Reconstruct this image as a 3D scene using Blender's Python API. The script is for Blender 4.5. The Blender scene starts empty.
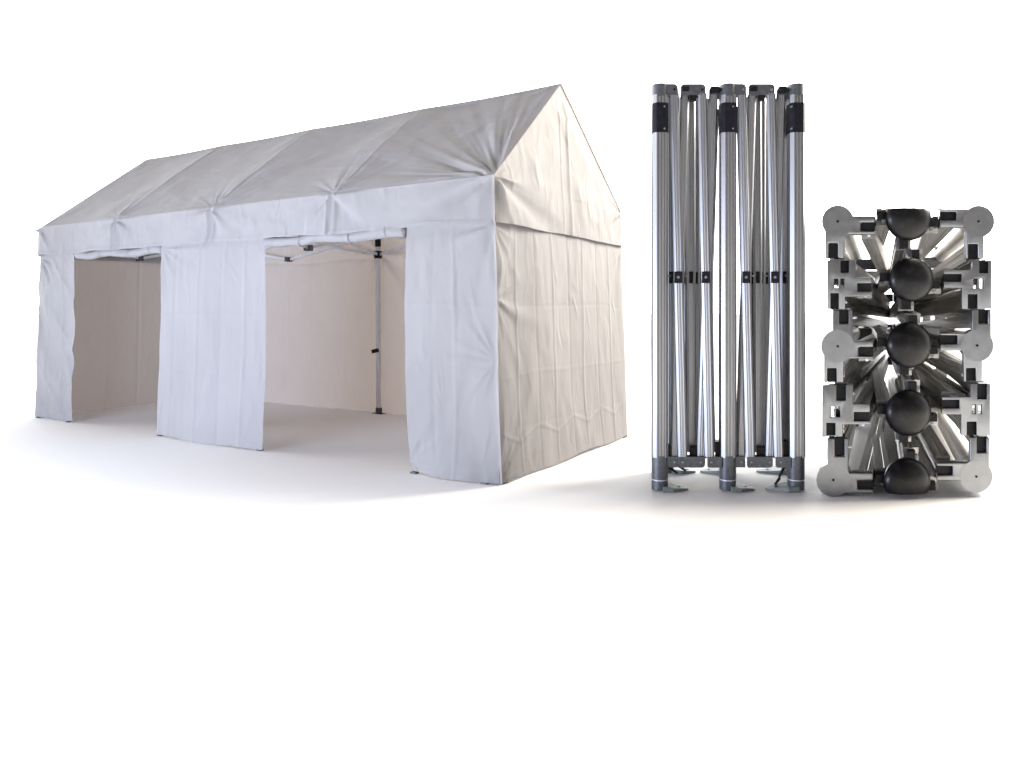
import bpy, bmesh, math
import numpy as np
from mathutils import Vector

# ------------------------------------------------------------------ camera, light, exposure
SC = bpy.context.scene
COL = SC.collection
H = 1.4                      # eye height
cam = bpy.data.cameras.new("camera")
cam.sensor_width = 36.0
cam.lens = 25.566
cam.shift_y = -0.0711
cam.clip_end = 2000
co = bpy.data.objects.new("camera", cam)
co.location = (0, 0, H)
co.rotation_euler = (math.radians(90), 0, 0)
COL.objects.link(co)
SC.camera = co

SC.view_settings.view_transform = 'Standard'
SC.view_settings.look = 'None'
SC.view_settings.exposure = 0.0
SC.view_settings.gamma = 1.0
SC.cycles.max_bounces = 10
SC.cycles.diffuse_bounces = 6
SC.cycles.transmission_bounces = 6

# a bright white studio: white all round the set, greyer behind the camera and overhead
W = bpy.data.worlds.new("World")
SC.world = W
W.use_nodes = True
nt = W.node_tree
nt.nodes.clear()
out = nt.nodes.new('ShaderNodeOutputWorld')
bg = nt.nodes.new('ShaderNodeBackground')
tc = nt.nodes.new('ShaderNodeTexCoord')
sx = nt.nodes.new('ShaderNodeSeparateXYZ')
nt.links.new(tc.outputs['Generated'], sx.inputs[0])


def wrange(sock, a, b, c, d):
    n = nt.nodes.new('ShaderNodeMapRange')
    n.interpolation_type = 'SMOOTHSTEP'
    n.inputs[1].default_value = a
    n.inputs[2].default_value = b
    n.inputs[3].default_value = c
    n.inputs[4].default_value = d
    nt.links.new(sock, n.inputs[0])
    return n.outputs[0]


back = wrange(sx.outputs['Y'], -0.30, 0.40, 0.34, 7.7)
top = wrange(sx.outputs['Z'], 0.34, 0.86, 1.0, 0.06)
mul = nt.nodes.new('ShaderNodeMath')
mul.operation = 'MULTIPLY'
nt.links.new(back, mul.inputs[0])
nt.links.new(top, mul.inputs[1])
tint = nt.nodes.new('ShaderNodeMixRGB')
nt.links.new(wrange(sx.outputs['Y'], -0.45, 0.25, 0.0, 1.0), tint.inputs[0])
tint.inputs[1].default_value = (1.0, 0.82, 0.74, 1)
tint.inputs[2].default_value = (1.0, 1.0, 1.0, 1)
nt.links.new(tint.outputs[0], bg.inputs['Color'])
nt.links.new(mul.outputs[0], bg.inputs['Strength'])
nt.links.new(bg.outputs[0], out.inputs[0])


def area_lamp(name, loc, target, size, power, color, size_y=None):
    l = bpy.data.lights.new(name, 'AREA')
    l.energy = power
    l.color = color
    l.shape = 'RECTANGLE'
    l.size = size
    l.size_y = size_y or size
    o = bpy.data.objects.new(name, l)
    o.location = loc
    o.rotation_euler = (Vector(target) - Vector(loc)).to_track_quat('-Z', 'Y').to_euler()
    COL.objects.link(o)
    return o


area_lamp("softbox_front", (-6.4, 2.2, 0.65), (-3.0, 7.5, 1.4), 5.5, 960, (0.70, 0.79, 1.0), 1.0)
area_lamp("softbox_side", (8.6, 8.5, 7.6), (0.6, 6.9, 1.0), 5.5, 3250, (1.0, 0.91, 0.77))

# ------------------------------------------------------------------ helpers
TH, X0, Y0 = 0.5471, -0.1016, 5.8386
L, WD = 7.2427, 2.6773
ZE, ZV, ZR = 2.491, 2.125, 3.600
DS, DT, SR, SRF = 0.079, 0.02, 0.150, 0.33
D1 = np.array([math.sin(TH), math.cos(TH), 0.0])      # along the short side, away
D2 = np.array([-math.cos(TH), math.sin(TH), 0.0])     # along the long side, away
B0 = np.array([X0, Y0, 0.0])
ZU = np.array([0, 0, 1.0])


def T(s, t, z):
    """point of the tent; walls lean in a little towards the eave"""
    s, t, z = np.broadcast_arrays(np.asarray(s, float), np.asarray(t, float), np.asarray(z, float))
    fr = np.clip(z / ZE, 0, 1)
    s2 = s + DS * fr * (1 - 2 * s / L)
    t2 = t + DT * fr * (1 - 2 * t / WD)
    return B0 + s2[..., None] * D2 + t2[..., None] * D1 + z[..., None] * ZU


def R(s, t, z):
    s, t, z = np.broadcast_arrays(np.asarray(s, float), np.asarray(t, float), np.asarray(z, float))
    return B0 + s[..., None] * D2 + t[..., None] * D1 + z[..., None] * ZU


def empty(name, loc, label=None, cat=None, group=None):
    o = bpy.data.objects.new(name, None)
    o.location = loc
    o.empty_display_size = 0.2
    COL.objects.link(o)
    if label:
        o['label'] = label
    if cat:
        o['category'] = cat
    if group:
        o['group'] = group
    return o


def root_of(o):
    while o.parent:
        o = o.parent
    return o


def link(name, me, mat, parent=None):
    """mesh given in world coordinates; stored relative to the thing's base"""
    if parent is not None:
        loc = root_of(parent).location
        n = len(me.vertices)
        a = np.empty(n * 3, dtype=np.float32)
        me.vertices.foreach_get('co', a)
        a = a.reshape(-1, 3) - np.array(loc, dtype=np.float32)
        me.vertices.foreach_set('co', a.ravel())
        me.update()
    if mat:
        for m in (mat if isinstance(mat, (list, tuple)) else [mat]):
            me.materials.append(m)
    o = bpy.data.objects.new(name, me)
    COL.objects.link(o)
    if parent is not None:
        o.parent = parent
    return o


def sheet(name, P, mat, parent, uv=None):
    """smooth cloth sheet from an (nu,nv,3) array of points"""
    nu, nv = P.shape[:2]
    idx = np.arange(nu * nv).reshape(nu, nv)
    f = np.stack([idx[:-1, :-1], idx[1:, :-1], idx[1:, 1:], idx[:-1, 1:]], -1).reshape(-1, 4)
    me = bpy.data.meshes.new(name)
    me.from_pydata(P.reshape(-1, 3).tolist(), [], f.tolist())
    me.polygons.foreach_set('use_smooth', [True] * len(me.polygons))
    me.update()
    return link(name, me, mat, parent)


def from_bm(name, bm, mat, parent, smooth=False, bevel=0.0, auto=None):
    if bevel > 0:
        es = [e for e in bm.edges if len(e.link_faces) == 2 and e.calc_face_angle(0) > math.radians(50)]
        bmesh.ops.bevel(bm, geom=es, offset=bevel, segments=2, affect='EDGES', profile=0.5, clamp_overlap=True)
    bmesh.ops.recalc_face_normals(bm, faces=bm.faces[:])
    me = bpy.data.meshes.new(name)
    if smooth:
        for f in bm.faces:
            f.smooth = True
        if auto:
            for e in bm.edges:
                if len(e.link_faces) == 2 and e.calc_face_angle(0) > math.radians(auto):
                    e.smooth = False
    bm.to_mesh(me)
    bm.free()
    return link(name, me, mat, parent)


def add_prism(bm, ring0, ring1, cap=True):
    v0 = [bm.verts.new(p) for p in ring0]
    v1 = [bm.verts.new(p) for p in ring1]
    n = len(v0)
    for i in range(n):
        bm.faces.new((v0[i], v0[(i + 1) % n], v1[(i + 1) % n], v1[i]))
    if cap:
        bm.faces.new(v0[::-1])
        bm.faces.new(v1)


def add_bar(bm, a, b, w, h, up=(0, 0, 1)):
    a, b = Vector(a), Vector(b)
    d = (b - a).normalized()
    up = Vector(up)
    sd = d.cross(up)
    if sd.length < 1e-4:
        sd = d.cross(Vector((1, 0, 0)))
    sd.normalize()
    u2 = sd.cross(d).normalized()
    q = [(-1, -1), (1, -1), (1, 1), (-1, 1)]
    add_prism(bm, [a + sd * (x * w / 2) + u2 * (y * h / 2) for x, y in q],
              [b + sd * (x * w / 2) + u2 * (y * h / 2) for x, y in q])


def add_tube(bm, a, b, r0, r1=None, n=20, cap=True):
    a, b = Vector(a), Vector(b)
    r1 = r0 if r1 is None else r1
    d = (b - a).normalized()
    x = d.orthogonal().normalized()
    y = d.cross(x)
    an = [2 * math.pi * i / n for i in range(n)]
    add_prism(bm, [a + (x * math.cos(t) + y * math.sin(t)) * r0 for t in an],
              [b + (x * math.cos(t) + y * math.sin(t)) * r1 for t in an], cap)


def lattice(ix, iy, seed):
    h = np.sin(ix * 127.1 + iy * 311.7 + seed * 74.7) * 43758.5453
    return h - np.floor(h)


def noise(x, y, seed=0):
    x, y = np.broadcast_arrays(np.asarray(x, float), np.asarray(y, float))
    ix, iy = np.floor(x), np.floor(y)
    fx, fy = x - ix, y - iy
    fx = fx * fx * fx * (fx * (fx * 6 - 15) + 10)
    fy = fy * fy * fy * (fy * (fy * 6 - 15) + 10)
    a = lattice(ix, iy, seed); b = lattice(ix + 1, iy, seed)
    c = lattice(ix, iy + 1, seed); d = lattice(ix + 1, iy + 1, seed)
    return ((a * (1 - fx) + b * fx) * (1 - fy) + (c * (1 - fx) + d * fx) * fy) * 2 - 1


def fbm(x, y, seed=0, octs=3):
    r = 0
    a = 1.0
    for k in range(octs):
        r = r + a * noise(x * 2 ** k, y * 2 ** k, seed + 13 * k)
        a *= 0.5
    return r


def ridge(x, y, seed=0, octs=2):
    """sharp-crested folds"""
    r = 0
    a = 1.0
    for k in range(octs):
        r = r + a * (1 - np.abs(noise(x * 2 ** k, y * 2 ** k, seed + 7 * k)) * 2)
        a *= 0.5
    return r


def crease(x, at, w):
    return np.exp(-((x - at) / w) ** 2)


def fan(x, y, cx, cy, n, rad, seed, sharp=1.0):
    """tension folds that radiate from a fixing point"""
    dx, dy = x - cx, y - cy
    r = np.hypot(dx, dy) + 1e-6
    a = np.arctan2(dy, dx)
    f = noise(a * n + 3.1, r * 0.7, seed) + 0.5 * noise(a * n * 2.1, r * 1.1 + 5, seed + 1)
    return f * np.exp(-r / rad) * np.clip(r / 0.12, 0, 1)


# ------------------------------------------------------------------ materials
def new_mat(name):
    m = bpy.data.materials.new(name)
    m.use_nodes = True
    t = m.node_tree
    return m, t, t.nodes['Principled BSDF'], t.nodes['Material Output']


def mix_noise_color(t, p, c0, c1, scale, detail=4, stretch=(1, 1, 1), coord='Object'):
    tcn = t.nodes.new('ShaderNodeTexCoord')
    mp = t.nodes.new('ShaderNodeMapping')
    mp.inputs['Scale'].default_value = stretch
    nz = t.nodes.new('ShaderNodeTexNoise')
    nz.inputs['Scale'].default_value = scale
    nz.inputs['Detail'].default_value = detail
    rp = t.nodes.new('ShaderNodeValToRGB')
    rp.color_ramp.elements[0].position = 0.3
    rp.color_ramp.elements[1].position = 0.7
    rp.color_ramp.elements[0].color = (*c0, 1)
    rp.color_ramp.elements[1].color = (*c1, 1)
    t.links.new(tcn.outputs[coord], mp.inputs[0])
    t.links.new(mp.outputs[0], nz.inputs['Vector'])
    t.links.new(nz.outputs['Fac'], rp.inputs[0])
    t.links.new(rp.outputs[0], p.inputs['Base Color'])
    return mp, nz, rp


def fabric_material(name, c0, c1, tcol, trans, fine=(1.6, 1.6, 0.7), amount=1.0):
    m, t, p, o = new_mat(name)
    mp, nz, rp = mix_noise_color(t, p, c0, c1, 1.3, 5)
    p.inputs['Roughness'].default_value = 0.62
    p.inputs['Specular IOR Level'].default_value = 0.22
    prev = None
    for sc_, st, dist, strength, det in ((1.5, fine, 0.060, 0.45, 2), (4.5, fine, 0.025, 0.5, 3), (190, (1, 1, 1), 0.0015, 0.15, 1)):
        m2 = t.nodes.new('ShaderNodeMapping')
        m2.inputs['Scale'].default_value = st
        t.links.new(mp.outputs[0], m2.inputs[0])
        n = t.nodes.new('ShaderNodeTexNoise')
        if sc_ < 50:
            n.noise_type = 'RIDGED_MULTIFRACTAL'
            n.inputs['Distortion'].default_value = 0.8
            n.inputs['Roughness'].default_value = 0.45
        n.inputs['Scale'].default_value = sc_
        n.inputs['Detail'].default_value = det
        t.links.new(m2.outputs[0], n.inputs['Vector'])
        b = t.nodes.new('ShaderNodeBump')
        b.inputs['Strength'].default_value = strength * amount
        b.inputs['Distance'].default_value = dist
        t.links.new(n.outputs['Fac'], b.inputs['Height'])
        if prev:
            t.links.new(prev.outputs[0], b.inputs['Normal'])
        prev = b
    t.links.new(prev.outputs[0], p.inputs['Normal'])
    tr = t.nodes.new('ShaderNodeBsdfTranslucent')
    tr.inputs['Color'].default_value = (*tcol, 1)
    mx = t.nodes.new('ShaderNodeMixShader')
    mx.inputs[0].default_value = trans
    t.links.new(p.outputs[0], mx.inputs[1])
    t.links.new(tr.outputs[0], mx.inputs[2])
    t.links.new(mx.outputs[0], o.inputs[0])
    return m


def metal_material(name, c0, c1, rough, metallic=1.0, scale=6, stretch=(9, 9, 0.25), bump=0.05, aniso=0.0, spec=0.5):
    m, t, p, o = new_mat(name)
    p.inputs['Specular IOR Level'].default_value = spec
    mp, nz, rp = mix_noise_color(t, p, c0, c1, scale, 4 if bump > 0 else 0, stretch)
    p.inputs['Metallic'].default_value = metallic
    p.inputs['Anisotropic'].default_value = aniso
    mr = t.nodes.new('ShaderNodeMapRange')
    mr.inputs[3].default_value = rough - 0.07
    mr.inputs[4].default_value = rough + 0.09
    t.links.new(nz.outputs['Fac'], mr.inputs[0])
    t.links.new(mr.outputs[0], p.inputs['Roughness'])
    b = t.nodes.new('ShaderNodeBump')
    b.inputs['Strength'].default_value = bump
    b.inputs['Distance'].default_value = 0.003
    t.links.new(nz.outputs['Fac'], b.inputs['Height'])
    t.links.new(b.outputs[0], p.inputs['Normal'])
    return m


FAB = fabric_material("white_tent_fabric", (0.318, 0.312, 0.318), (0.348, 0.342, 0.348), (0.225, 0.19, 0.175), 0.30)
ROOFAB = fabric_material("white_roof_fabric", (0.318, 0.312, 0.318), (0.348, 0.342, 0.348), (0.225, 0.19, 0.175), 0.30, (0.9, 0.9, 1.1), 0.5)
ALU = metal_material("ribbed_aluminium", (0.29, 0.297, 0.315), (0.35, 0.357, 0.375), 0.46, bump=0.006)
ALU2 = metal_material("bundled_aluminium", (0.36, 0.352, 0.34), (0.48, 0.472, 0.46), 0.42, 0.75, scale=1.2, stretch=(1, 1, 1), bump=0.0)
CAST = metal_material("cast_bracket_metal", (0.065, 0.070, 0.080), (0.10, 0.106, 0.118), 0.40, 0.45, 40, (1, 1, 1))
TENTALU = metal_material("tent_leg_aluminium", (0.55, 0.56, 0.60), (0.68, 0.69, 0.72), 0.4, 0.2)
PLATE = metal_material("grey_plate_metal", (0.21, 0.22, 0.235), (0.25, 0.26, 0.275), 0.34, 0.85, 14, (1, 1, 1), 0.02)
STEEL = metal_material("galvanised_steel", (0.15, 0.175, 0.17), (0.21, 0.235, 0.23), 0.55, 0.3, 30, (1, 1, 1))
BLACK = metal_material("black_plastic", (0.005, 0.005, 0.006), (0.012, 0.012, 0.014), 0.42, 0.0, 18, (1, 1, 1), spec=0.15)
RUBBER = metal_material("black_sleeve", (0.006, 0.006, 0.010), (0.012, 0.012, 0.017), 0.5, 0.0, 20, (1, 1, 1), spec=0.12)
DOME = metal_material("scuffed_black_dome", (0.003, 0.003, 0.004), (0.014, 0.0145, 0.017), 0.32, 0.0, 16, (1, 1, 1), 0.10, spec=0.25)
for n_ in DOME.node_tree.nodes:
    if n_.type == 'VALTORGB':
        n_.color_ramp.elements[0].position = 0.50
        n_.color_ramp.elements[1].position = 0.80

fm, ft, fp, fo = new_mat("white_studio_floor")
mix_noise_color(ft, fp, (0.93, 0.93, 0.93), (0.95, 0.95, 0.95), 0.4, 3)
fp.inputs['Roughness'].default_value = 0.8
fp.inputs['Specular IOR Level'].default_value = 0.1
FLOOR = fm

# ------------------------------------------------------------------ the setting
bm = bmesh.new()
bmesh.ops.create_grid(bm, x_segments=2, y_segments=2, size=400)
fl = from_bm("floor", bm, FLOOR, None)
fl['kind'] = 'structure'
fl['label'] = 'seamless white studio floor under the tent and the frames'

# ------------------------------------------------------------------ the party tent
tent = empty("party_tent", tuple(B0), "large white gabled party tent with two open doorways on its long side", "tent")


def wall_long(name, s0, s1, z0, z1, t, disp, step=0.016, out=1, parent=None, mat=None):
    """cloth on a long side; disp(s,z) pushes it outward"""
    ns = max(4, int((s1 - s0) / step))
    nz = max(4, int((z1 - z0) / step))
    s, z = np.meshgrid(np.linspace(s0, s1, ns), np.linspace(z0, z1, nz), indexing='ij')
    P = T(s, t, z)
    d = disp(s, z)
    if isinstance(d, tuple):
        d, ds, dz = d
        P = P + ds[..., None] * D2 + dz[..., None] * ZU
    P = P - out * (d * 1.7)[..., None] * D1
    return sheet(name, P, mat or FAB, parent or tent)


def packfolds(x, z, xs, zs, a=0.006, w=0.016):
    d = 0
    for i, q in enumerate(xs):
        d = d + a * (1 if i % 2 == 0 else -0.7) * crease(x + 0.02 * noise(z * 1.3, i, 5), q, w)
    for i, q in enumerate(zs):
        d = d + a * 0.35 * (1 if i % 2 else -0.8) * crease(z + 0.02 * noise(x * 1.5, i, 9), q, w)
    return d


def corner_bars(v, lo, hi, r=0.25):
    return np.clip((v - lo) / r, 0, 1) * np.clip((hi - v) / r, 0, 1)


# -- front long side
def d_right(s, z):
    d = 0.004 * fbm(s * 3, z * 0.9, 3) + 0.003 * ridge(s * 2.2 + z * 1.6, z * 1.0 - s, 8)
    d += packfolds(s, z, [0.40, 0.62], [0.95, 1.45], 0.004)
    d += 0.014 * fan(s, z, 0.0, 2.1, 3.4, 0.7, 21) + 0.010 * fan(s, z, 0.0, 1.0, 3, 0.45, 27)
    d += 0.010 * fan(s, z, 0.9, 0.1, 3, 0.4, 22)
    d += 0.05 * np.clip(1 - z / 0.6, 0, 1) ** 2 * np.sin(np.clip(s / 0.92, 0, 1) * math.pi)
    k = s / 0.92
    dz = np.clip(1 - z / 0.4, 0, 1) * (0.022 * np.clip((k - 0.5) / 0.5, 0, 1) ** 2)
    ds = 0.05 * k * np.sin(np.clip(z / 2.1, 0, 1) * math.pi) * np.clip((k - 0.5) * 2, 0, 1) * 0.7
    ds = ds - 0.05 * np.clip(1 - z / 0.14, 0, 1) ** 2 * np.clip((k - 0.85) / 0.15, 0, 1)
    return d, ds, dz


def d_mid(s, z):
    d = 0.005 * fbm(s * 2.6, z * 0.5, 31) + 0.003 * ridge(s * 3.0, z * 0.5, 33)
    d += packfolds(s, z, [3.08, 3.45, 3.84, 4.25], [0.75, 1.35], 0.006, 0.02)
    d += 0.012 * fan(s, z, 4.5, 2.1, 2.5, 0.6, 41) + 0.02 * np.clip(1 - z / 0.8, 0, 1)
    d += 0.03 * np.sin((s - 2.8) / 1.74 * math.pi) * np.clip(1 - z / 2.1, 0, 1)
    k = (s - 2.79) / 1.75
    return d, 0.018 * noise(z * 2.1, 1.0 + 0 * s, 4) * np.clip((k - 0.7) * 3, 0, 1) + 0.015 * noise(z * 2.7, 9.0 + 0 * s, 4) * np.clip((0.3 - k) * 3, 0, 1), 0.01 * np.sin(k * 9) * np.clip(1 - z / 0.3, 0, 1)


def d_left(s, z):
    d = 0.006 * fbm(s * 4, z * 1.2, 51) + 0.012 * ridge(s * 2.5 - z * 2.4, z * 0.8 + s * 0.6, 53)
    d += packfolds(s, z, [6.62, 6.95], [0.45, 0.9, 1.4], 0.006)
    d += 0.016 * fan(s, z, 7.24, 2.1, 3, 0.7, 57)
    return d


wall_long("front_wall_panel", -0.022, 0.92, 0.012, ZV + 0.05, 0.0, d_right)
wall_long("front_wall_panel", 2.79, 4.54, 0.012, ZV + 0.05, 0.0, d_mid)
wall_long("front_wall_panel", 6.35, L, 0.012, ZV + 0.05, 0.0, d_left)


def d_val(s, z):
    k = (ZE - z) / (ZE - ZV)                    # 0 at the eave, 1 at the hem
    d = 0.012 + 0.016 * k + 0.003 * fbm(s * 3, z * 4, 61)
    d += 0.012 * k * fbm(s * 1.6, z * 0.5, 63, 2)
    for q in (0.25, 0.5, 0.75):
        c = L * q
        d += 0.012 * crease(s, c - 0.05, 0.02) + 0.010 * crease(s, c + 0.05, 0.016) - 0.004 * crease(s, c, 0.03)
        d += 0.020 * fan(s, z, c, ZE, 2.2, 0.30, 65 + int(c))
    d += 0.016 * fan(s, z, 0.0, ZE, 2.6, 0.8, 71) + 0.012 * fan(s, z, L, ZE, 2.6, 0.5, 73)
    d = 0.012 + (d - 0.012) * np.clip(np.minimum(s + 0.03, L + 0.03 - s) / 0.14, 0.0, 1)
    dz = k * (0.010 * noise(s * 1.7, 0 * s, 77) + 0.006 * noise(s * 5, 0 * s, 78))
    return d, 0 * s, dz


wall_long("valance", -0.03, L + 0.03, ZV, ZE + 0.01, 0.0, d_val, 0.014)

# hem tape of the valance, a narrow doubled strip
def d_hem(s, z):
    d, a, dz = d_val(s, np.full_like(z, ZV))
    return d + 0.004, a, dz
wall_long("valance_hem", 0.0, L, ZV - 0.002, ZV + 0.028, 0.0, d_hem, 0.014)


# rolled-up door cloths under the valance
def rolled(s0, s1, seed, r0, r1, z0, z1):
    ns, na = int((s1 - s0) / 0.014), 28
    s = np.linspace(s0, s1, ns)
    a = np.linspace(0, 2 * math.pi, na)
    S, A = np.meshgrid(s, a, indexing='ij')
    k = (S - s0) / (s1 - s0)
    rr = (r0 + (r1 - r0) * k) * (1 + 0.14 * noise(S * 3, A * 0.6, seed) + 0.10 * ridge(S * 5, A * 0.9 + S * 3, seed + 1, 1))
    zc = z0 + (z1 - z0) * k + 0.008 * np.sin(S * 7) + 0.010 * noise(S * 4, 0 * S, seed + 3)
    tt = 0.0 - rr * np.cos(A) * 0.8 + 0.005
    zz = zc + rr * np.sin(A)
    ends = np.minimum(S - s0, s1 - S)
    sq = np.clip(ends / 0.012, 0.02, 1)
    P = T(S, tt * sq, zc + (zz - zc) * sq)
    o = sheet("rolled_door", P, FAB, tent)
    q = s0 + 0.22
    while q < s1 - 0.1:
        i = int((q - s0) / (s1 - s0) * (ns - 1))
        b = bmesh.new()
        c0 = Vector(T(q, 0.0, 0)[:])
        rad = float(rr[i].mean()) * 1.16
        for j in range(20):
            a0, a1 = 2 * math.pi * j / 20, 2 * math.pi * (j + 1) / 20
            pts = []
            for (aa, dq) in ((a0, -0.008), (a1, -0.008), (a1, 0.008), (a0, 0.008)):
                p = T(q + dq, -rad * math.cos(aa) * 0.8 + 0.005, float(zc[i, 0]) + rad * math.sin(aa))
                pts.append(b.verts.new(p))
            b.faces.new(pts)
        from_bm("tie_strap", b, FAB, o, True)
        q += 0.55 + 0.12 * math.sin(q * 9)
    # open end of the roll: a spiral end cap seen from the front
    return o


rolled(0.93, 2.78, 81, 0.054, 0.046, 2.092, 2.092)
rolled(4.52, 6.34, 85, 0.048, 0.046, 2.092, 2.098)


# -- near gable end
def short_sheet(name, s, t0, t1, z0, z1, disp, out, step=0.013):
    nt_ = int((t1 - t0) / step)
    nz = int((z1 - z0) / step)
    t, z = np.meshgrid(np.linspace(t0, t1, nt_), np.linspace(z0, z1, nz), indexing='ij')
    P = T(s, t, z)
    d = disp(t, z)
    if isinstance(d, tuple):
        d, dt, dz = d
        P = P + dt[..., None] * D1 + dz[..., None] * ZU
    d = d * 0.95 * np.clip(t / 0.07, 0, 1) * np.clip((WD - t) / 0.07, 0, 1)
    P = P - out * d[..., None] * D2
    return sheet(name, P, FAB, tent)


def d_end(t, z):
    d = 0.005 * fbm(t * 2.5, z * 0.6, 91) + 0.004 * ridge(t * 2.6 + z * 0.4, z * 0.5, 93)
    d += packfolds(t, z, [0.33, 0.66, 0.99, 1.30, 1.62, 1.95, 2.3], [0.42, 0.86, 1.45], 0.007, 0.015)
    d += 0.018 * fan(t, z, 0.0, 1.5, 3.4, 0.75, 95) + 0.022 * fan(t, z, -0.02, 0.03, 3.4, 0.9, 97)
    d += 0.012 * fan(t, z, 0.0, 2.1, 3, 0.5, 98) + 0.010 * fan(t, z, 2.65, 2.1, 3, 0.5, 99)
    d += 0.05 * np.clip(1 - z / 0.7, 0, 1) ** 2 * np.sin(t / WD * math.pi)
    # zip-line zigzag low on the wall
    zz = 0.30 + 0.11 * np.abs(((t / 0.66) % 1) - 0.5) * 2
    d += 0.006 * np.exp(-((z - zz) / 0.018) ** 2)
    dz = np.clip(1 - z / 0.4, 0, 1) * (0.012 * np.sin(t * 5.0) + 0.02 * np.sin(t / WD * math.pi))
    return d, 0 * t, dz


short_sheet("end_wall", 0.0, 0.0, WD, 0.012, ZV + 0.03, d_end, 1)


def d_far(t, z):
    d = 0.006 * fbm(t * 2.5, z * 0.7, 101) + packfolds(t, z, [0.45, 0.9, 1.8, 2.2], [0.5, 1.1, 1.6], 0.006)
    d += 0.014 * crease(t, WD * 0.52, 0.014)
    dz = 0 * t
    return d, 0 * t, dz


short_sheet("end_wall", L, 0.0, WD, -0.004, ZE - 0.02, d_far, -1, 0.02)


def gable(name, near):
    """triangular end cloth with a skirt down to the valance line"""
    nz, nt_ = 150, 170
    zz = np.concatenate([np.linspace(ZV, ZE, 34), np.linspace(ZE, ZR - 0.012, nz - 34 + 1)[1:]])
    kk = np.linspace(0, 1, nt_)
    K, Z = np.meshgrid(kk, zz, indexing='ij')
    up = np.clip((Z - ZE) / (ZR - ZE), 0, 1)
    half = (WD / 2 - DT) * (1 - up) + DT * 0
    bow = 0.0 * up                       # the sloping edges are bowed out a little
    t = WD / 2 + (K - 0.5) * 2 * (half + bow * (half / (WD / 2)))
    low = Z <= ZE
    t = np.where(low, -0.02 + K * (WD + 0.04) + DT * (Z / ZE) * (1 - 2 * K), t)
    s = np.where(low, DS * Z / ZE, DS + ((SR if near else SRF) - DS) * up)
    d = 0.018 + 0.004 * fbm(t * 2.5, Z * 2, 111) + 0.006 * ridge(t * 2.2 - Z * 2.0, Z + t, 113)
    d += 0.030 * fan(t, Z, 0.02, ZE, 2.8, 0.75, 115) + 0.022 * fan(t, Z, WD, ZE, 2.8, 0.5, 116)
    d += 0.012 * crease(t, WD / 2 + 0.03, 0.03) + 0.006 * crease(t, WD / 2 - 0.12, 0.014)
    d += 0.010 * fan(t, Z, WD / 2, ZR, 2.2, 0.6, 118)
    d = d * 1.25
    d *= np.clip((ZR - Z) / 0.2, 0.1, 1)
    edge = np.minimum(K, 1 - K) * 2 * half
    d *= np.where(low, np.clip(edge / 0.06, 0.15, 1), 0.1 + 0.9 * np.clip(edge / 0.35, 0, 1) ** 0.8)
    d += 0.008 * np.clip((ZE - Z) / (ZE - ZV), 0, 1) * (1 + 0.4 * noise(t * 3, 0 * t, 119))
    dz = np.clip((ZE - Z) / (ZE - ZV), 0, 1) * 0.005 * noise(t * 2.5, 0 * t, 117)
    if near:
        P = R(s - d, t, Z + dz)
    else:
        P = R(L - s + d, t, Z + dz)
    return sheet(name, P, FAB, tent)


gable("gable_panel", True)
gable("gable_panel", False)

# -- back long side
def d_back(s, z):
    d = 0.006 * fbm(s * 2, z * 0.8, 121) + 0.006 * ridge(s * 1.4 + z, z * 0.9 - s * 0.5, 123)
    d += packfolds(s, z, [0.5, 1.4, 2.2, 3.2, 4.3, 5.0, 5.5, 6.3], [0.5, 1.1, 1.6], 0.005)
    d += 0.03 * fan(s, z, 3.62, 2.2, 2.4, 0.7, 127) + 0.008 * crease(s, 5.62, 0.012)
    d += 0.008 * crease(z, 2.12 + 0.02 * np.sin(s * 3.4), 0.02)
    dz = 0 * s
    return d, 0 * s, dz


wall_long("back_wall", 0.0, L, -0.004, ZE - 0.01, WD, d_back, 0.022, -1)


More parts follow.
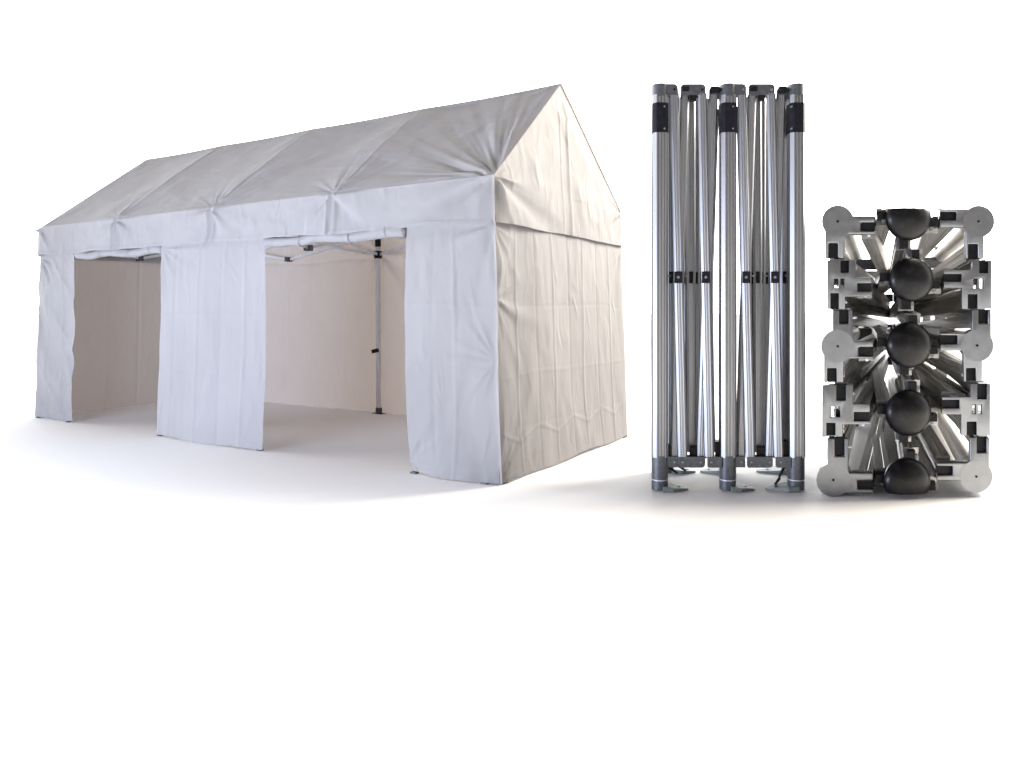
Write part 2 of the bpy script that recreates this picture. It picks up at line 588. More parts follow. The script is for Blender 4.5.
# -- roof
def roof(side):
    ns, nk = 400, 130
    S, K = np.meshgrid(np.linspace(0, 1, ns), np.linspace(0, 1, nk), indexing='ij')
    se = DS - 0.016 + S * (L - 2 * DS + 0.032)
    sr = SR - 0.016 + S * (L - SR - SRF + 0.032)
    s = se * (1 - K) + sr * K
    tt = DT * (1 - K) + WD / 2 * K
    z = ZE + 0.012 + (ZR - ZE) * K
    # cloth sags between the rafters and along the middle of each slope edge
    nod = np.abs(np.sin(S * 4 * math.pi))
    sag = -0.022 * nod * np.sin(K * math.pi) - 0.012 * nod * K - 0.004 * nod
    bow = 0.05 * np.sin(K * math.pi) * np.where((S < 0.02) | (S > 0.98), 0.4, 0.4)
    x, y = S * L, K * 1.7
    d = sag + bow + 0.003 * fbm(x * 2.2, y * 2.2, 131 + side) + 0.005 * ridge(x * 1.2 + y * 0.9, y * 2.2 - x * 0.3, 133 + side) + 0.003 * ridge(x * 1.6, y * 4.5 - x * 0.9, 135 + side)
    for q in (0, 0.25, 0.5, 0.75, 1):
        d += 0.005 * crease(S * L, q * L, 0.015)
        d += 0.011 * fan(x, y, q * L, 0, 6.5, 0.5, 140 + int(q * 8) + side)
        d += 0.008 * fan(x, y, q * L, 1.7, 2.2, 0.5, 150 + int(q * 8) + side)
    d += 0.05 * fan(x, y, -0.05, -0.05, 7.0, 1.0, 137 + side) + 0.022 * fan(x, y, -0.05, -0.05, 17.0, 0.8, 139 + side)
    d += 0.010 * crease(y, 0.03, 0.02)
    d *= np.clip(K / 0.03, 0, 1) * np.clip((1 - K) / 0.03, 0, 1) * np.clip(S * L / 0.12, 0, 1) * np.clip((1 - S) * L / 0.12, 0, 1)
    nrm_t, nrm_z = -(ZR - ZE), WD / 2 - DT
    ln = math.hypot(nrm_t, nrm_z)
    tt = tt + d * nrm_t / ln
    z = z + d * nrm_z / ln - 0.012 * nod * K
    if side:
        tt = WD - tt
    return sheet("roof_panel", R(s, tt, z), ROOFAB, tent)


roof(0)
roof(1)

# -- frame of the tent
SMID = 3.60
for s in (0.07, SMID, L - 0.07):
    for t in (0.07, WD - 0.07):
        b = bmesh.new()
        a = T(s, t, 0.02)
        c = T(s, t, ZE - 0.03)
        add_bar(b, a, c, 0.048, 0.048, up=tuple(D1))
        leg = from_bm("leg", b, TENTALU, tent, bevel=0.006)
        b = bmesh.new()
        f0 = Vector(T(s, t, 0.0)[:])
        add_bar(b, f0 + Vector((0, 0, 0.001)), f0 + Vector((0, 0, 0.009)), 0.16, 0.10, up=tuple(D1))
        add_bar(b, f0 + Vector((0, 0, 0.007)), f0 + Vector((0, 0, 0.08)), 0.062, 0.062, up=tuple(D1))
        from_bm("foot", b, CAST, leg, bevel=0.004)
        b = bmesh.new()
        add_bar(b, T(s, t, 2.28), T(s, t, 2.42), 0.056, 0.056, up=tuple(D1))
        from_bm("sleeve", b, RUBBER, leg, bevel=0.004)
        b = bmesh.new()
        add_bar(b, T(s, t, 2.12), T(s, t, 2.22), 0.075, 0.075, up=tuple(D1))
        add_bar(b, T(s, t - 0.05, 2.13), T(s, t - 0.05, 2.19), 0.03, 0.03)
        from_bm("slider", b, BLACK, leg, bevel=0.004)
        if s == SMID and t > 1:
            b = bmesh.new()
            add_bar(b, T(s + 0.06, t - 0.06, 0.85), T(s - 0.03, t - 0.04, 0.87), 0.04, 0.05)
            from_bm("height_catch", b, BLACK, leg, bevel=0.004)


def scissor(p0, p1, lo=2.17, hi=2.45, nx=2):
    p0, p1 = np.array(p0), np.array(p1)
    for i in range(nx):
        a = p0 + (p1 - p0) * i / nx
        c = p0 + (p1 - p0) * (i + 1) / nx
        for q in (0, 1):
            b = bmesh.new()
            off = 0.014 * (1 if q else -1)
            z0, z1 = (lo, hi) if q else (hi, lo)
            nn = np.array([-(c - a)[1], (c - a)[0], 0.0])
            nn = nn / np.linalg.norm(nn) * off
            add_bar(b, a + nn + ZU * z0, c + nn + ZU * z1, 0.018, 0.036)
            from_bm("truss_bar", b, TENTALU, tent, bevel=0.003)
    for i in range(1, nx):
        c = p0 + (p1 - p0) * i / nx
        for z in (lo, hi):
            b = bmesh.new()
            add_bar(b, c + ZU * (z - 0.035), c + ZU * (z + 0.035), 0.10, 0.06, up=tuple(p1 - p0))
            from_bm("truss_joint", b, CAST, tent, bevel=0.006)


e = 0.10
g = lambda s, t: B0 + s * D2 + t * D1
scissor(g(0.15, WD - e), g(SMID, WD - e))
scissor(g(SMID, WD - e), g(L - 0.15, WD - e))
scissor(g(0.15, e), g(SMID, e))
scissor(g(SMID, e), g(L - 0.15, e))
scissor(g(SMID, e), g(SMID, WD - e))
scissor(g(L - 0.15, e), g(L - 0.15, WD - e))
for i, s in enumerate((SR + 0.02, L * 0.25, L * 0.5, L * 0.75, L - SRF - 0.02)):
    b = bmesh.new()
    add_bar(b, R(s, WD / 2, 2.25), R(s, WD / 2, ZR - 0.03), 0.04, 0.04, up=tuple(D1))
    from_bm("peak_pole", b, TENTALU, tent, bevel=0.004)
    for t0 in (0.12, WD - 0.12):
        b = bmesh.new()
        add_bar(b, R(s, t0, 2.45), R(s, WD / 2, ZR - 0.06), 0.02, 0.035)
        from_bm("rafter", b, TENTALU, tent, bevel=0.003)

# little webbing pegs at the foot of the front cloths
for s in (0.86, 0.13, 2.84, 3.62, 4.50, 6.42, 7.16):
    b = bmesh.new()
    add_bar(b, R(s - 0.03, -0.012, 0.008), R(s + 0.03, -0.012, 0.008), 0.045, 0.012)
    from_bm("ground_tab", b, CAST, tent, bevel=0.003)
# eave bolt at the far front corner
b = bmesh.new()
add_tube(b, T(L - 0.02, 0.0, ZE - 0.03), T(L + 0.06, -0.02, ZE - 0.03), 0.018)
from_bm("corner_bolt", b, STEEL, tent, True, auto=40)

# ------------------------------------------------------------------ the upright folded frame
MU = 5.632 / 727.2           # one drawing unit in metres
UX, UY = (727 - 512) * MU, 5.632
TANU = 0.2957                # the folded lattice leans back to the right a little
upright = empty("folded_frame", (UX, UY, 0), "folded aluminium scissor frame standing upright on its feet, black sleeves near the top", "tent frame")


def U(u, v, d=0.0):
    """u to the right, v down from the top in drawing units, d metres towards the back"""
    return Vector((UX + (u - 727) * MU + d * TANU, UY + d, (491.9 - v) * MU))


def u_box(b, u0, u1, v0, v1, d0, d1):
    r0 = [U(u0, v0, d0), U(u1, v0, d0), U(u1, v1, d0), U(u0, v1, d0)]
    r1 = [U(u0, v0, d1), U(u1, v0, d1), U(u1, v1, d1), U(u0, v1, d1)]
    add_prism(b, r0, r1)


def ribbed_profile(w, h, groove=0.06, n=3):
    """octagon-like extrusion with shallow grooves on its front face, points (x, y) with y<0 facing forward"""
    c = w * 0.20
    pts = [(-w / 2, -h / 2 + c)]
    pts.append((-w / 2 + c, -h / 2))
    span = w - 2 * c
    for i in range(n):
        a = -w / 2 + c + span * (i + 0.5) / n
        g = span / n * 0.18
        pts += [(a - g, -h / 2), (a - g * 0.5, -h / 2 + w * groove), (a + g * 0.5, -h / 2 + w * groove), (a + g, -h / 2)]
    pts += [(w / 2 - c, -h / 2), (w / 2, -h / 2 + c), (w / 2, h / 2 - c), (w / 2 - c, h / 2), (-w / 2 + c, h / 2), (-w / 2, h / 2 - c)]
    return pts


def u_column(b, u, v0, v1, w, prof, d=0.0, u1=None):
    u1 = u if u1 is None else u1
    p0, p1 = U(u, v0, d), U(u1, v1, d)
    add_prism(b, [p0 + Vector((x, y, 0)) for x, y in prof], [p1 + Vector((x, y, 0)) for x, y in prof])


LEGW = 15.4 * MU
DEPTH = 0.62                 # to the rear row of legs
rear_v = [0.0]


def upright_leg(u, d, front, twist):
    b = bmesh.new()
    u_column(b, u, 94, 458, LEGW, ribbed_profile(LEGW, LEGW), d + LEGW / 2)
    leg = from_bm("leg", b, ALU, upright)
    if twist:
        pass
    # foot socket, ring and shoe
    b = bmesh.new()
    add_tube(b, U(u, 456.5, d + LEGW / 2), U(u, 480.3, d + LEGW / 2), 8.3 * MU, n=28)
    from_bm("foot_socket", b, CAST, leg, True, 0.004, auto=40)
    b = bmesh.new()
    add_tube(b, U(u, 479.8, d + LEGW / 2), U(u, 481.6, d + LEGW / 2), 7.6 * MU, n=28)
    from_bm("ring", b, TENTALU, leg, True, auto=40)
    b = bmesh.new()
    add_tube(b, U(u, 481.4, d + LEGW / 2), U(u, 490.6, d + LEGW / 2), 8.2 * MU, n=28)
    from_bm("shoe", b, CAST, leg, True, 0.004, auto=40)
    # black sleeve
    b = bmesh.new()
    pr = ribbed_profile(LEGW * 1.02, LEGW * 1.02, 0.0, 1)
    u_column(b, u, 102.3, 132, LEGW, pr, d + LEGW / 2)
    sl = from_bm("sleeve", b, RUBBER, leg)
    for v in (106.5, 128.5):
        b = bmesh.new()
        c = U(u + (5.6 if u < 760 else -4.8), v, d - 0.006)
        add_tube(b, c, c + Vector((0, 0.02, 0)), 0.85 * MU, n=12)
        from_bm("rivet", b, STEEL, sl, True, auto=40)
    # top cap
    b = bmesh.new()
    add_tube(b, U(u, 83 if front else 84, d + LEGW / 2), U(u, 95.5, d + LEGW / 2), 8.2 * MU, n=28)
    from_bm("top_cap", b, CAST, leg, True, 0.006, auto=40)
    return leg


def foot_plate(u0, u1, d0, d1, dz=0.0):
    """tapered steel plate on the floor from the shoe outward"""
    b = bmesh.new()
    c0 = U(u0, 490.2, d0)
    sgn = 1 if u1 > u0 else -1
    wl = 0.09
    ln = abs(u1 - u0) * MU
    pts = [(-0.02, -wl), (ln * 0.3, -wl), (ln * 0.96, -wl * 0.22), (ln, wl * 0.05), (ln * 0.96, wl * 0.3), (ln * 0.3, wl), (-0.02, wl)]
    r0 = [Vector((c0.x + sgn * x, d0 + UY + y, 0.003)) for x, y in pts]
    r1 = [Vector((p.x, p.y, 0.016 + 0.028 * max(0.0, 1 - x / ln))) for p, (x, y) in zip(r0, pts)]
    add_prism(b, r0, r1)
    # slotted hole rim
    h = Vector((c0.x + sgn * ln * 0.62, d0 + UY, 0.029))
    o = from_bm("foot_plate", b, STEEL, upright, bevel=0.003)
    b = bmesh.new()
    add_tube(b, h, h + Vector((0, 0, 0.003)), 1.6 * MU, n=14)
    from_bm("peg_hole", b, BLACK, o)
    return o


legs_u = (659.0, 727.6, 796.6)
for u in legs_u:
    upright_leg(u, 0.0, True, False)
for u in legs_u:
    upright_leg(u, DEPTH, False, False)
foot_plate(663, 688, LEGW / 2, 0)
foot_plate(731, 755, LEGW / 2, 0)
foot_plate(793, 766, LEGW / 2, 0)
foot_plate(666, 692, DEPTH + LEGW / 2, 0)
foot_plate(722, 697, DEPTH + LEGW / 2, 0)
foot_plate(792, 760, DEPTH + LEGW / 2, 0)


def top_bracket(u0, u1, cut, d, v0=83.2, v1=94.2, rivets=()):
    b = bmesh.new()
    rr = 4.0
    def ring(dd):
        pts = []
        if cut in ('r', 'b'):
            for k in range(6):
                a = math.pi / 2 * k / 5
                pts.append((u1 - rr + rr * math.sin(a), v0 + rr - rr * math.cos(a)))
        else:
            pts.append((u1, v0))
        pts += [(u1, v1), (u0, v1)]
        if cut in ('l', 'b'):
            for k in range(6):
                a = math.pi / 2 * k / 5
                pts.append((u0 + rr - rr * math.cos(a), v0 + rr - rr * math.sin(a)))
        else:
            pts.append((u0, v0))
        return [U(x, y, dd) for x, y in pts]
    add_prism(b, ring(d), ring(d + 0.085))
    o = from_bm("top_bracket", b, CAST, upright, bevel=0.003)
    for (x, y) in rivets:
        b = bmesh.new()
        c = U(x, y, d)
        add_tube(b, c + Vector((0, -0.006, 0)), c + Vector((0, 0.01, 0)), 1.15 * MU, n=14)
        from_bm("rivet", b, BLACK if x % 2 < 1 else STEEL, o, True, auto=40)
    return o


for d, sh in ((0.012, 0.0), (DEPTH + 0.01, 0.0)):
    top_bracket(662, 677.8, 'r', d, rivets=((674.2, 89.0),))
    top_bracket(680.4, 705.6, 'b', d + 0.004, rivets=((684.5, 89.5), (702.2, 89.0)))
    top_bracket(708.6, 722, 'l', d + 0.05, 84.4, rivets=((712, 89.5),))
    top_bracket(731, 746.4, 'r', d, rivets=((743.2, 89.0),))
    top_bracket(748.4, 775.0, 'b', d + 0.004, rivets=((752.2, 89.5), (771.6, 89.0)))
    top_bracket(777.2, 792, 'l', d + 0.05, 84.4, rivets=((780.8, 89.5),))
# black pivot blocks inside the split top brackets
for u0, u1 in ((681.4, 689), (749.4, 757.5), (709.6, 719), (778, 787), (688.5, 696.5), (757, 765)):
    b = bmesh.new()
    v = 84.6 if u0 not in (688.5, 757) else 93.0
    u_box(b, u0 + 1.0, u1, v + (1 if v < 90 else 0), v + 6.0, 0.010 if v < 90 else 0.02, 0.07)
    from_bm("pivot_block", b, BLACK, upright, bevel=0.004)


def low_bracket(u0, u1, d, round_r, rivets):
    b = bmesh.new()
    rr = 3.2
    def ring(dd):
        pts = [(u0, 457.2), (u1, 457.2)]
        if round_r:
            for k in range(5):
                a = math.pi / 2 * k / 4
                pts.append((u1 - rr + rr * math.cos(a), 468 - rr + rr * math.sin(a)))
        else:
            pts.append((u1, 468))
        pts.append((u0 + 1.2, 468))
        pts.append((u0, 466.8))
        return [U(x, y, dd) for x, y in pts]
    add_prism(b, ring(d), ring(d + 0.085))
    o = from_bm("low_bracket", b, CAST, upright, bevel=0.003)
    for x in rivets:
        b = bmesh.new()
        c = U(x, 462.5, d)
        add_tube(b, c + Vector((0, -0.006, 0)), c + Vector((0, 0.01, 0)), 1.2 * MU, n=14)
        from_bm("rivet", b, STEEL, o, True, auto=40)


for d in (0.012, DEPTH + 0.01):
    low_bracket(664, 678, d + 0.012, False, (674.0,))
    low_bracket(678.8, 705, d, True, (682.3, 700.6))
    low_bracket(707.2, 722, d, False, (711.2,))
    low_bracket(732, 745.4, d + 0.012, False, (741.4,))
    low_bracket(747.2, 773, d, True, (751.2, 769.6))
    low_bracket(776.0, 791, d, False, (780.8,))

# the folded scissor bars of the two long sides: crossing pairs pinned at mid height
BW = 9.2 * MU
barprof = ribbed_profile(BW, 0.030, 0.025, 2)


def u_bar(ut, ub, d, vt=92.5, vb=459.0, w=1.0, name="scissor_bar"):
    b = bmesh.new()
    pr = [(x * w, y) for x, y in barprof]
    u_column(b, ut, vt, vb, BW, pr, d, ub)
    return from_bm(name, b, ALU, upright)


pairs = ((674.2, 682.6, 684.4, 673.8), (702.2, 709.6, 713.2, 701.2), (742.0, 750.6, 752.2, 741.0), (771.2, 779.2, 781.6, 770.6))
for d, sc in ((0.03, 1.0), (DEPTH + 0.03, 1.0)):
    for (a, a2, c, c2) in pairs:
        f1 = u_bar(a, a2, d)
        u_bar(c, c2, d + 0.034)
        um = (a + a2) / 2
        b = bmesh.new()
        u_box(b, um - 4.1, um + 4.1, 271.4, 283.0, d - 0.03, d - 0.014)
        p = from_bm("pivot_pad", b, RUBBER, f1, bevel=0.003)
        b = bmesh.new()
        c0 = U(um, 277.2, d - 0.036)
        add_tube(b, c0, c0 + Vector((0, 0.02, 0)), 1.3 * MU, n=14)
        from_bm("rivet", b, STEEL, p, True, auto=40)

# bars of the cross trusses between the two rows, seen edge-on in the gaps
for (a, a2, d) in ((690.0, 690.5, 0.16), (695.2, 694.0, 0.24), (758.0, 759.2, 0.16), (763.2, 762.0, 0.24),
                   (669.0, 669.5, 0.18), (670.0, 669.0, 0.34), (785.8, 786.2, 0.16), (786.0, 785.0, 0.32),
                   (691.5, 693.5, 0.40), (760.5, 761.5, 0.40), (680.0, 680.5, 0.30), (686.5, 687.5, 0.34), (699.5, 699.0, 0.30), (708.5, 707.5, 0.34),
                   (748.0, 748.5, 0.30), (754.5, 754.0, 0.34), (768.5, 768.0, 0.30), (776.5, 777.0, 0.34)):
    o = u_bar(a, a2, d, 86.0, 455.0, 1.0)
    b = bmesh.new()
    um = (a + a2) / 2
    u_box(b, um - 2.0, um + 2.0, 270.5, 282.5, d - 0.028, d - 0.012)
    from_bm("pivot_pad", b, RUBBER, o, bevel=0.002)
# spring pins beside the pads
for um in (684.5, 699.3, 753.6, 766.5, 668.2, 788.0):
    b = bmesh.new()
    add_tube(b, U(um - 1.8, 275.2, 0.10), U(um + 1.8, 275.2, 0.10), 0.9 * MU, n=10)
    from_bm("cross_pin", b, STEEL, upright, True, auto=40)
# black end blocks low in the gaps
for u0, u1, v0 in ((689, 697, 449), (757, 766, 449), (715, 720, 443), (733.5, 738, 443), (783, 789, 443), (667, 671, 447)):
    b = bmesh.new()
    u_box(b, u0, u1, v0, 457.6, 0.06, 0.16)
    from_bm("end_block", b, BLACK, upright, bevel=0.004)
# toggles and loops near the feet
for (u0, v0, u1, v1) in ((675.5, 467, 684.5, 474.5), (786, 467.5, 780.5, 481), (780.5, 481, 776, 489), (668, 470, 676, 477)):
    b = bmesh.new()
    add_tube(b, U(u0, v0, 0.10), U(u1, v1, 0.14), 1.5 * MU, 1.1 * MU, n=12)
    from_bm("release_toggle", b, BLACK, upright, True, auto=40)

# ------------------------------------------------------------------ the lying folded frame, seen on its top end
MB_ = 5.483 / 727.2
BX, BY = (905 - 512) * MB_, 5.483
TANB = 0.505
LENB = 6.0
lying = empty("folded_frame", (BX, BY, 0), "folded frame lying on its side, seen end-on with five round black caps", "tent frame")


def F(u, v, d=0.0):
    return Vector((BX + (u - 905) * MB_ + d * TANB, BY + d, (497.2 - v) * MB_))


def f_prism(b, pts, d0, d1):
    add_prism(b, [F(x, y, d0) for x, y in pts], [F(x, y, d1) for x, y in pts])


def f_rect(b, x0, x1, y0, y1, d0, d1):
    f_prism(b, [(x0, y0), (x1, y0), (x1, y1), (x0, y1)], d0, d1)


def f_bar(x, y, w, h, d0, ex, ey, d1):
    """grooved bar running down the bundle"""
    def prof(cx, cy):
        g, q = 0.6, 0.30
        p = [(-w, -h), (-w * q, -h), (-w * q * 0.7, -h + g), (w * q * 0.7, -h + g), (w * q, -h), (w, -h),
             (w, -h * q), (w - g, -h * q * 0.7), (w - g, h * q * 0.7), (w, h * q), (w, h),
             (w * q, h), (w * q * 0.7, h - g), (-w * q * 0.7, h - g), (-w * q, h), (-w, h),
             (-w, h * q), (-w + g, h * q * 0.7), (-w + g, -h * q * 0.7), (-w, -h * q)]
        return [(cx + a, cy + c) for a, c in p]
    b = bmesh.new()
    add_prism(b, [F(a, c, d0) for a, c in prof(x, y)], [F(a, c, d1) for a, c in prof(ex, ey)])
    return from_bm("scissor_bar", b, ALU2, lying)


PT = 0.11      # depth of a plate casting


def plate(adds, subs, circle, d0):
    xs = sorted({q for r in adds + subs for q in (r[0], r[1])})
    ys = sorted({q for r in adds + subs for q in (r[2], r[3])})
    b = bmesh.new()
    vs = {}
    def vert(i, j):
        if (i, j) not in vs:
            vs[i, j] = b.verts.new(F(xs[i], ys[j], d0))
        return vs[i, j]
    inside = lambda x, y, rs: any(r[0] < x < r[1] and r[2] < y < r[3] for r in rs)
    for i in range(len(xs) - 1):
        for j in range(len(ys) - 1):
            cx, cy = (xs[i] + xs[i + 1]) / 2, (ys[j] + ys[j + 1]) / 2
            if inside(cx, cy, adds) and not inside(cx, cy, subs):
                b.faces.new((vert(i, j), vert(i + 1, j), vert(i + 1, j + 1), vert(i, j + 1)))
    ret = bmesh.ops.extrude_face_region(b, geom=b.faces[:])
    mv = [g_ for g_ in ret['geom'] if isinstance(g_, bmesh.types.BMVert)]
    off = F(0, 0, PT) - F(0, 0, 0)
    bmesh.ops.translate(b, verts=mv, vec=off)
    bmesh.ops.recalc_face_normals(b, faces=b.faces[:])
    bmesh.ops.dissolve_limit(b, angle_limit=math.radians(1), verts=b.verts[:], edges=b.edges[:])
    es = [e_ for e_ in b.edges if len(e_.link_faces) == 2 and e_.calc_face_angle(0) > math.radians(50)]
    bmesh.ops.bevel(b, geom=es, offset=0.014, segments=3, affect='EDGES', profile=0.5, clamp_overlap=True)
    bmesh.ops.recalc_face_normals(b, faces=b.faces[:])
    o = from_bm("corner_plate" if circle else "joint_plate", b, PLATE, lying, True, auto=30)
    if circle:
        cx, cy, r = circle
        b = bmesh.new()
        n = 40
        pts = [(cx + r * math.cos(2 * math.pi * k / n), cy + r * math.sin(2 * math.pi * k / n)) for k in range(n)]
        f_prism(b, pts, d0 - 0.0015, d0 + PT + 0.10)
        from_bm("leg_cap", b, PLATE, o, True, 0.003, auto=40)
        b = bmesh.new()
        f_prism(b, [(cx + 1.3 * math.cos(2 * math.pi * k / 12), cy + 1.3 * math.sin(2 * math.pi * k / 12)) for k in range(12)], d0 - 0.004, d0 + 0.01)
        from_bm("screw_hole", b, RUBBER, o)
    return o


# every plate: filled rectangles, slots (x0, x1, y0, y1), optional leg circle
PL = [
    ([(824.8, 844.2, 216, 258.6), (824.8, 875.3, 216, 234.5)], [(828.6, 837.8, 243.4, 262), (860.6, 879, 222.8, 231)], (837.8, 221.7, 16)),
    ([(827, 845, 260.4, 309.5), (827, 855.7, 260.4, 295.5), (827, 871.6, 277.5, 296.8)],
     [(840.4, 849, 256, 273), (857.3, 876, 283.5, 292), (830.4, 838.8, 293.4, 314), (833.9, 838.3, 278.8, 288), (840.4, 844.6, 278.8, 288)], None),
    ([(832.6, 852.4, 310, 352), (824, 843.4, 338, 383), (824, 873.4, 341, 359)],
     [(839.2, 848.6, 306, 324), (858.2, 878, 347.4, 356.5), (827.2, 836.5, 368.7, 388)], (837.8, 346.6, 16.4)),
    ([(822.4, 852.7, 385.5, 424.7), (822.4, 842.4, 385.5, 437), (822.4, 869.8, 404.6, 424.7)],
     [(836.3, 846, 381, 401), (853.8, 874, 412.3, 421.6), (826.3, 835.4, 423.2, 442), (830, 834.4, 406.8, 417.6), (835.8, 840.2, 406.8, 417.6)], None),
    ([(827.4, 848.2, 438.4, 494.3), (827.4, 873.4, 473, 494.3)],
     [(834.7, 844.5, 434, 456.6), (857.3, 878, 481.2, 489.4)], (833.4, 480.2, 17)),
    ([(940, 983.8, 209.4, 227.2), (965.5, 983.8, 209.4, 259)], [(936, 956.4, 212, 220.3), (968.2, 978, 244.3, 264)], (978.6, 221.8, 15.8)),
    ([(972.7, 991.5, 260.5, 309.2), (962, 991.2, 270.3, 309.2), (944, 991.2, 270.3, 288)],
     [(979.2, 988.3, 256, 273.5), (940, 961.6, 274.2, 282.2), (967.8, 977.6, 294.4, 314), (973.3, 977.5, 278.8, 288.4), (979.6, 983.8, 278.8, 288.4)], None),
    ([(972.1, 991, 309.6, 351), (963.6, 982.4, 333, 382), (940.2, 982.4, 333, 351)],
     [(978.5, 988, 305, 324), (936, 957.5, 335.6, 344.4), (966.2, 975.8, 368.4, 388)], (977.2, 345.8, 16)),
    ([(970.8, 990.3, 384, 436), (961.2, 990.3, 397.3, 436), (942, 990.3, 397.3, 414.7)],
     [(977.2, 987.2, 380, 399.5), (938, 959.5, 400, 408.8), (966.8, 976.6, 422, 440), (972.0, 976.2, 404.8, 414.2), (978.4, 982.2, 404.8, 414.2)], None),
    ([(970, 989.6, 437.4, 476), (936.6, 985, 463, 481.4)],
     [(976.9, 986.7, 434, 453), (932, 952.6, 466.6, 475.5)], (976.4, 476.8, 16.2)),
]
for i, (ad, su, ci) in enumerate(PL):
    d0 = 0.0
    p = plate(ad, su, ci, d0)
    if ci:
        b = bmesh.new()
        r = 11.5
        n = 24
        f_prism(b, [(ci[0] + r * math.cos(2 * math.pi * k / n), ci[1] + r * math.sin(2 * math.pi * k / n)) for k in range(n)], d0 + 0.08, LENB)
        lg = from_bm("leg", b, ALU2, lying, True, auto=40)
        b = bmesh.new()
        r = 15
        f_prism(b, [(ci[0] + r * math.cos(2 * math.pi * k / n), ci[1] + r * math.sin(2 * math.pi * k / n)) for k in range(n)], LENB - 0.35, LENB + 0.04)
        from_bm("foot_socket", b, CAST, lg, True, 0.006, auto=40)
    # each arm slot holds a black pivot block and the end of a scissor bar
    for (x0, x1, y0, y1) in su:
        if (x1 - x0) < 5:
            continue
        cx0, cx1, cy0, cy1 = x0, x1, y0, y1
        bx0, bx1 = min(r[0] for r in ad), max(r[1] for r in ad)
        by0, by1 = min(r[2] for r in ad), max(r[3] for r in ad)
        cx0, cx1 = max(cx0, bx0), min(cx1, bx1)
        cy0, cy1 = max(cy0, by0), min(cy1, by1)
        b = bmesh.new()
        f_rect(b, cx0 + 0.2, cx1 - 0.2, cy0 + 0.3, cy1 - 0.3, 0.028, 0.16)
        from_bm("pivot_block", b, BLACK, p, bevel=0.004)
        mx_, my_ = (cx0 + cx1) / 2, (cy0 + cy1) / 2
        b = bmesh.new()                               # hinge pin through the fork
        if (cy1 - cy0) > (cx1 - cx0):
            add_tube(b, F(cx0 - 3.0, my_ + 1, 0.055), F(cx1 + (7.2 if mx_ < 900 else 3.0), my_ + 1, 0.055), 1.5 * MB_, n=12)
        else:
            add_tube(b, F(mx_ + 1, cy0 - 3.0, 0.055), F(mx_ + 1, cy1 + 5.6, 0.055), 1.5 * MB_, n=12)
        from_bm("hinge_pin", b, TENTALU, p, True, auto=40)
        hw, hh = (cx1 - cx0) / 2, (cy1 - cy0) / 2
        # the far end of the bar sits in the neighbouring casting
        vert_slot = hh > hw
        if vert_slot:
            ey = my_ + (14 if my_ > (by0 + by1) / 2 else -14)
            ex = mx_ + (22 if mx_ < 900 else -22)
        else:
            ex = mx_ + (30 if mx_ < 900 else -30)
            ey = my_ + (350 - my_) * 0.15 + 4
        b = bmesh.new()
        if vert_slot:
            w_, h_ = 4.8, 8.6
        else:
            w_, h_ = 7.5, 10.5
        f_bar(mx_, my_, w_, h_, 0.15, ex, ey, LENB - 0.2)

for x_, ys_ in ((838, (280, 292, 404, 416, 258, 300, 372, 432)), (977, (280, 292, 404, 418, 258, 302, 374, 430)), (909, (262, 300, 366, 396))):
    for k_, y_ in enumerate(ys_):
        b = bmesh.new()
        ey_ = 350 + (y_ - 350) * 0.9
        sg_ = 1 if x_ < 900 else -1 if x_ > 920 else 0
        w_, h_ = (5.5, 4.4)
        f_bar(x_, y_, w_, h_, 0.13, x_ + sg_ * (14 + 18 * (k_ % 3)), ey_, LENB - 0.4)

for (x_, y_, ex_, ey_) in ((839, 304, 902, 318), (839, 318, 892, 340), (977, 304, 918, 322), (977, 322, 925, 345), (838, 380, 900, 372), (977, 384, 920, 372)):
    f_bar(x_, y_, 4.6, 6.5, 0.14, ex_, ey_, LENB - 0.4)

# sliding brackets farther down the legs
for i, (ad, su, ci) in enumerate(PL):
    for dd in ((3.2, LENB - 0.3) if ci else (3.0, LENB - 0.5)):
        b = bmesh.new()
        x0, x1 = min(r[0] for r in ad), max(r[1] for r in ad)
        y0, y1 = min(r[2] for r in ad), max(r[3] for r in ad)
        xm = 838 if x0 < 900 else 976
        f_rect(b, xm - 8, xm + 8, y0, y1, dd, dd + 0.14)
        ym = (y0 + y1) / 2
        far = dd > 4
        if x0 < 900:
            f_rect(b, xm + 7.5, 907 if far else x1 + 8, ym - 8, ym + 8, dd + 0.002, dd + 0.13)
        else:
            f_rect(b, 907.5 if far else x0 - 8, xm - 7.5, ym - 8, ym + 8, dd + 0.002, dd + 0.13)
        from_bm("sliding_bracket", b, CAST, lying)

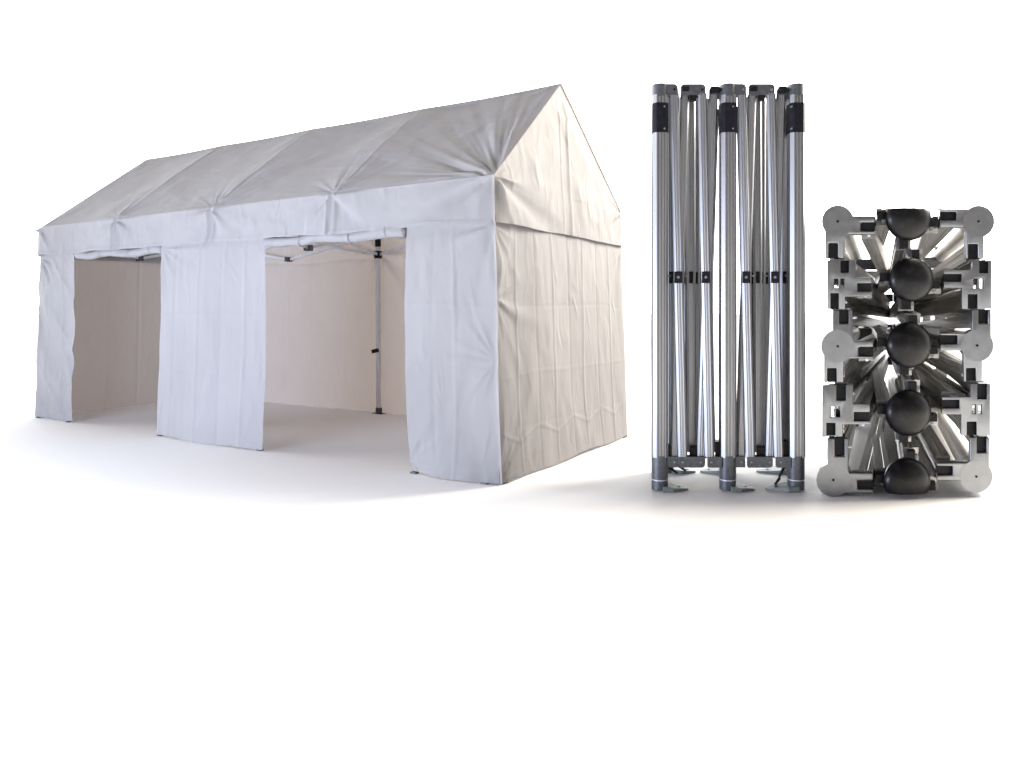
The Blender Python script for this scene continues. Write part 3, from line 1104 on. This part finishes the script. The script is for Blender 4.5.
# round black caps on the peak poles
DM = [(908.2, 218.0, 22.8, 'top'), (911.0, 279.8, 22.4, None), (908.9, 345.4, 22.9, None), (908.3, 413.0, 23.0, None), (906.8, 482.0, 23.6, 'bottom')]
for i, (cx, cy, r, cut) in enumerate(DM):
    b = bmesh.new()
    nr, na = 12, 48
    rings = []
    for k in range(nr + 1):
        a = math.radians(78) * (1 - k / nr)          # from rim to crown
        rad = r * math.sin(a) / math.sin(math.radians(78))
        hgt = 0.075 * (math.cos(a) - math.cos(math.radians(78))) / (1 - math.cos(math.radians(78)))
        ring = []
        for q in range(na):
            t = 2 * math.pi * q / na
            ring.append((cx + rad * math.cos(t), cy + rad * math.sin(t), -0.02 - hgt))
        rings.append(ring)
    rings.insert(0, [(x, y, 0.03) for x, y, z in rings[0]])
    def clampy(p):
        x, y, z = p
        if cut == 'top':
            y = max(y, 209.8)
        if cut == 'bottom':
            y = min(y, 492.2)
        return F(x, y, z)
    vr = [[b.verts.new(clampy(p)) for p in ring] for ring in rings[:-1]]
    tip = b.verts.new(clampy((cx, cy, -0.095)))
    for k in range(len(vr) - 1):
        for q in range(na):
            b.faces.new((vr[k][q], vr[k][(q + 1) % na], vr[k + 1][(q + 1) % na], vr[k + 1][q]))
    for q in range(na):
        b.faces.new((vr[-1][q], vr[-1][(q + 1) % na], tip))
    b.faces.new(vr[0])
    bmesh.ops.remove_doubles(b, verts=b.verts[:], dist=1e-5)
    cap = from_bm("round_cap", b, DOME, lying, True, auto=50)
    # pivot ears round the cap
    ears = []
    ears.append((cx - 31, cx - 18, cy - 6.5, cy + 1.5))
    ears.append((cx + 18, cx + 29, cy + 2, cy + 9))
    if cut != 'top':
        ears.append((cx + 0.5, cx + 8.5, cy - 30, cy - 18))
    if cut != 'bottom':
        ears.append((cx - 9, cx + 0, cy + 18, cy + 30))
    for (x0, x1, y0, y1) in ears:
        b = bmesh.new()
        f_rect(b, x0, x1, y0, y1, 0.0, 0.12)
        from_bm("pivot_ear", b, BLACK, cap, bevel=0.006)
        mx_, my_ = (x0 + x1) / 2, (y0 + y1) / 2
        hz = (x1 - x0) > (y1 - y0)
        w_, h_ = (7.5, 8.6) if hz else (8.0, 7.5)
        ex = mx_ + (-18 if mx_ < cx - 12 else 18 if mx_ > cx + 12 else 0)
        ey = my_ + (-14 if my_ < cy - 12 else 14 if my_ > cy + 12 else 0)
        b = bmesh.new()
        f_bar(mx_, my_, w_, h_, 0.11, ex, ey, LENB - 0.25)
        b = bmesh.new()
        sx_ = 1 if my_ < 350 else -1
        if hz:
            f_prism(b, [(mx_ + 2.2 * math.cos(q), y1 + 1.2 + 2.0 * math.sin(q)) for q in np.linspace(0, 2 * math.pi, 13)[:-1]], 0.02, 0.08)
        else:
            f_prism(b, [(x1 + 1.2 + 1.8 * math.cos(q), my_ + 2.2 * math.sin(q)) for q in np.linspace(0, 2 * math.pi, 13)[:-1]], 0.02, 0.08)
        from_bm("pivot_bolt", b, STEEL, cap, True, auto=40)
    b = bmesh.new()
    n = 16
    yy = min(max(cy, 222), 478)
    f_prism(b, [(cx + 7 * math.cos(2 * math.pi * k / n), yy + 7 * math.sin(2 * math.pi * k / n)) for k in range(n)], 0.03, 2.4)
    from_bm("peak_pole", b, ALU2, lying, True, auto=40)
